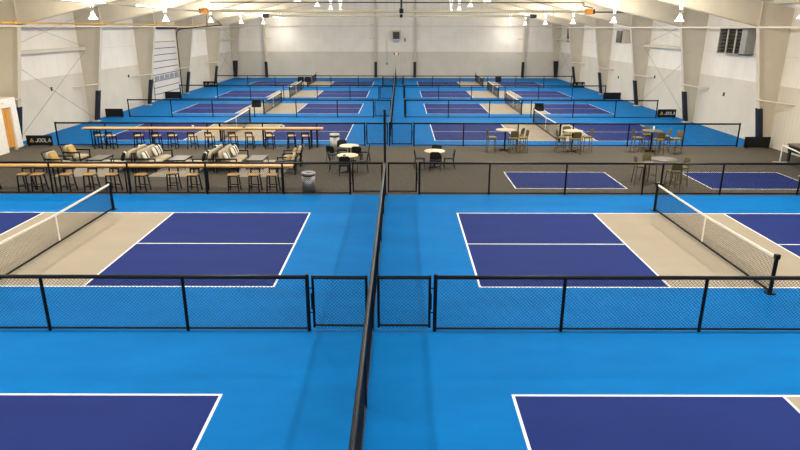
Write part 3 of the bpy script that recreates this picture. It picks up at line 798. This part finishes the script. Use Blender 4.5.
HZ = 6.86
heater('tube heater hung across the near hall, burner at the left end', -13.2, -.1, 42.6, HZ)
heater('tube heater hung across the near hall, burner at the right end', 12.7, .2, 42.6, HZ)
heater('tube heater hung across the far hall, burner at the left end', -12.9, -.1, 60.6, HZ+.02, 'seam')
heater('tube heater hung across the far hall, burner at the right end', 12.7, .2, 60.6, HZ+.02, 'seam')
for y, lab in ((42.6, 'nearer'), (60.6, 'farther')):
    t = thing('exhaust_fan', 'dark exhaust fan where the %s tube heaters meet' % lab, 'fan', (.05, y, HZ))
    MB().box(-.14, .14, -.16, .16, -.1, .2).build('fan_housing', M['dark'], t); MB().tube((0, 0, .25), (0, 0, 1.3), .07, 8).build('stack', M['dark'], t)
gl = thing('gas_line', 'thin dark gas line above the nearer tube heaters', 'pipe', (0, 42.3, 7.42))
MB().tube((-12.5, 0, 0), (12.0, 0, 0), .035, 6).build('pipe_run', M['seam'], gl)
MB().path([(12.0, 0, 0), (12.0, 0, -.2), (12.6, 0, -.32)], .03, 6).build('pipe_drop', M['seam'], gl)
fp = thing('feed_pipe', 'pale feed pipe running lengthways to the left orange burner', 'pipe', (-13.2, 0, HZ))
MB().tube((0, 14, 0), (0, 42.3, 0), .05, 8).build('pipe_run', M['tube'], fp)
fp = thing('flue_pipe', 'grey flue pipe running to the right wall from the right orange burner', 'pipe', (0, 42.6, HZ))
MB().tube((12.85, 0, .0), (16.2, 0, -.02), .05, 8).build('pipe_run', M['grey'], fp)

# ------------------------------------------------------------------ lights
def light(name, parent, loc, power, r=.14):
    l = bpy.data.lights.new(name, 'POINT'); l.energy = power; l.shadow_soft_size = r; l.color = (1., .955, .885)
    o = bpy.data.objects.new(name, l); COL.objects.link(o); o.parent = parent; o.location = loc
    return o
def bell_mat():
    m = bpy.data.materials.new('prismatic_bell'); m.use_nodes = True; nt = m.node_tree; nt.nodes.clear()
    out = nt.nodes.new('ShaderNodeOutputMaterial'); mx = nt.nodes.new('ShaderNodeMixShader'); tr = nt.nodes.new('ShaderNodeBsdfTransparent'); em = nt.nodes.new('ShaderNodeEmission')
    em.inputs['Strength'].default_value = 7.; em.inputs['Color'].default_value = (1, .97, .92, 1)
    lw = nt.nodes.new('ShaderNodeTexNoise'); lw.inputs['Scale'].default_value = 6
    mr = nt.nodes.new('ShaderNodeMapRange'); mr.inputs[3].default_value = .3; mr.inputs[4].default_value = .5
    nt.links.new(lw.outputs['Fac'], mr.inputs[0]); nt.links.new(mr.outputs[0], mx.inputs[0])
    nt.links.new(tr.outputs[0], mx.inputs[1]); nt.links.new(em.outputs[0], mx.inputs[2]); nt.links.new(mx.outputs[0], out.inputs[0])
    return m
M['bell'] = bell_mat()
def pendant():
    t = thing('pendant_light', '', 'light')
    MB().lathe([(.05, .27), (.09, .22), (.13, .10), (.20, .02), (.21, 0)], n=16).build('bell_shade', M['bell'], t, True)
    MB().lathe([(0, .40), (.05, .40), (.06, .29), (.05, .27), (0, .27)], n=12).build('ballast_housing', M['white'], t, True)
    MB().tube((-.05, 0, .5), (-.14, 0, 1.2), .011, 5).tube((.05, 0, .5), (.14, 0, 1.2), .011, 5).build('hanger', M['lit_hanger'], t)  # hanger rods are no lamps; emission makes them look brightly lit
    l = light('lamp', t, (0, 0, .16), PW*.8)
    d = bpy.data.lights.new('downlight', 'SPOT'); d.energy = PW; d.spot_size = math.radians(168); d.spot_blend = 1.; d.shadow_soft_size = .16; d.color = (1., .955, .885)
    o = bpy.data.objects.new('downlight', d); COL.objects.link(o); o.parent = t; o.location = (0, 0, .05)
    return t
PW = 690.
ps = Stamp(pendant())
LYS = [74.4-9.0*i for i in range(11)][::-1]
vis = {0: LYS[5:], 1: LYS[6:], 2: LYS[6:], 3: LYS[5:]}
for i, (x, z, nm) in enumerate(((-14.0, 6.2, 'outer left'), (-6.1, 7.32, 'inner left'), (5.1, 7.32, 'inner right'), (12.7, 6.15, 'outer right'))):
    k = 0
    first = 29 if i == 0 else 20 if i == 3 else 38
    for y in LYS:
        seen = y > first
        lab = 'glowing bell pendant light in the %s row, %s from the camera' % (nm, ORD[k]) if seen else 'glowing bell pendant light in the %s row, over the camera end of the hall' % nm
        if seen: k += 1
        if i in (1, 2) and y > 70: continue
        o = ps.at((x, y-.2, z), .3, lab, 'bell pendants of the %s row' % nm)
        if y > 70:      # the last pair hangs close to the far wall and runs dimmer
            for c in o.children:
                if c.type == 'LIGHT': c.data = c.data.copy(); c.data.energy *= .3
def strip(label, y, L):
    t = thing('strip_light', label, 'light', (-12.1, y, 6.78), 0, 'linear strip lights')
    MB().box(-.09, .09, -L/2, L/2, 0, .03).build('diffuser', M['led'], t)
    MB().box(-.06, .06, -L/2, L/2, .03, .1).build('housing', M['white'], t)
    for q in (-L*.38, 0, L*.38):
        MB().tube((0, q, .1), (.0, q+.1, roof(-12.1)-6.78-.2), .01, 4).build('hanger', M['white'], t)
for i, (y, L) in enumerate(((24.6, 3.4), (31.4, 3.4), (46.0, 4.2), (52.2, 4.6), (64, 5.5))):
    strip('bright white strip light above the left side, %s from the camera' % ORD[i], y, L)

w = bpy.data.worlds.new('world'); sc.world = w; w.use_nodes = True
w.node_tree.nodes['Background'].inputs[0].default_value = (.05, .05, .05, 1)

# ------------------------------------------------------------------ camera
cam = bpy.data.cameras.new('camera'); co = bpy.data.objects.new('camera', cam); COL.objects.link(co)
cam.sensor_width = 36.; cam.lens = 607.2/800*36.; cam.clip_end = 300
co.matrix_world = Matrix.Translation((0, 0, 5.852)) @ Matrix.Rotation(.0004, 4, 'Z') @ Matrix.Rotation(PI/2-.3142, 4, 'X') @ Matrix.Rotation(.0018, 4, 'Z')
sc.camera = co
sc.view_settings.view_transform = 'Standard'; sc.view_settings.look = 'None'; sc.view_settings.gamma = 1; sc.view_settings.use_curve_mapping = False
sc.view_settings.exposure = 0.
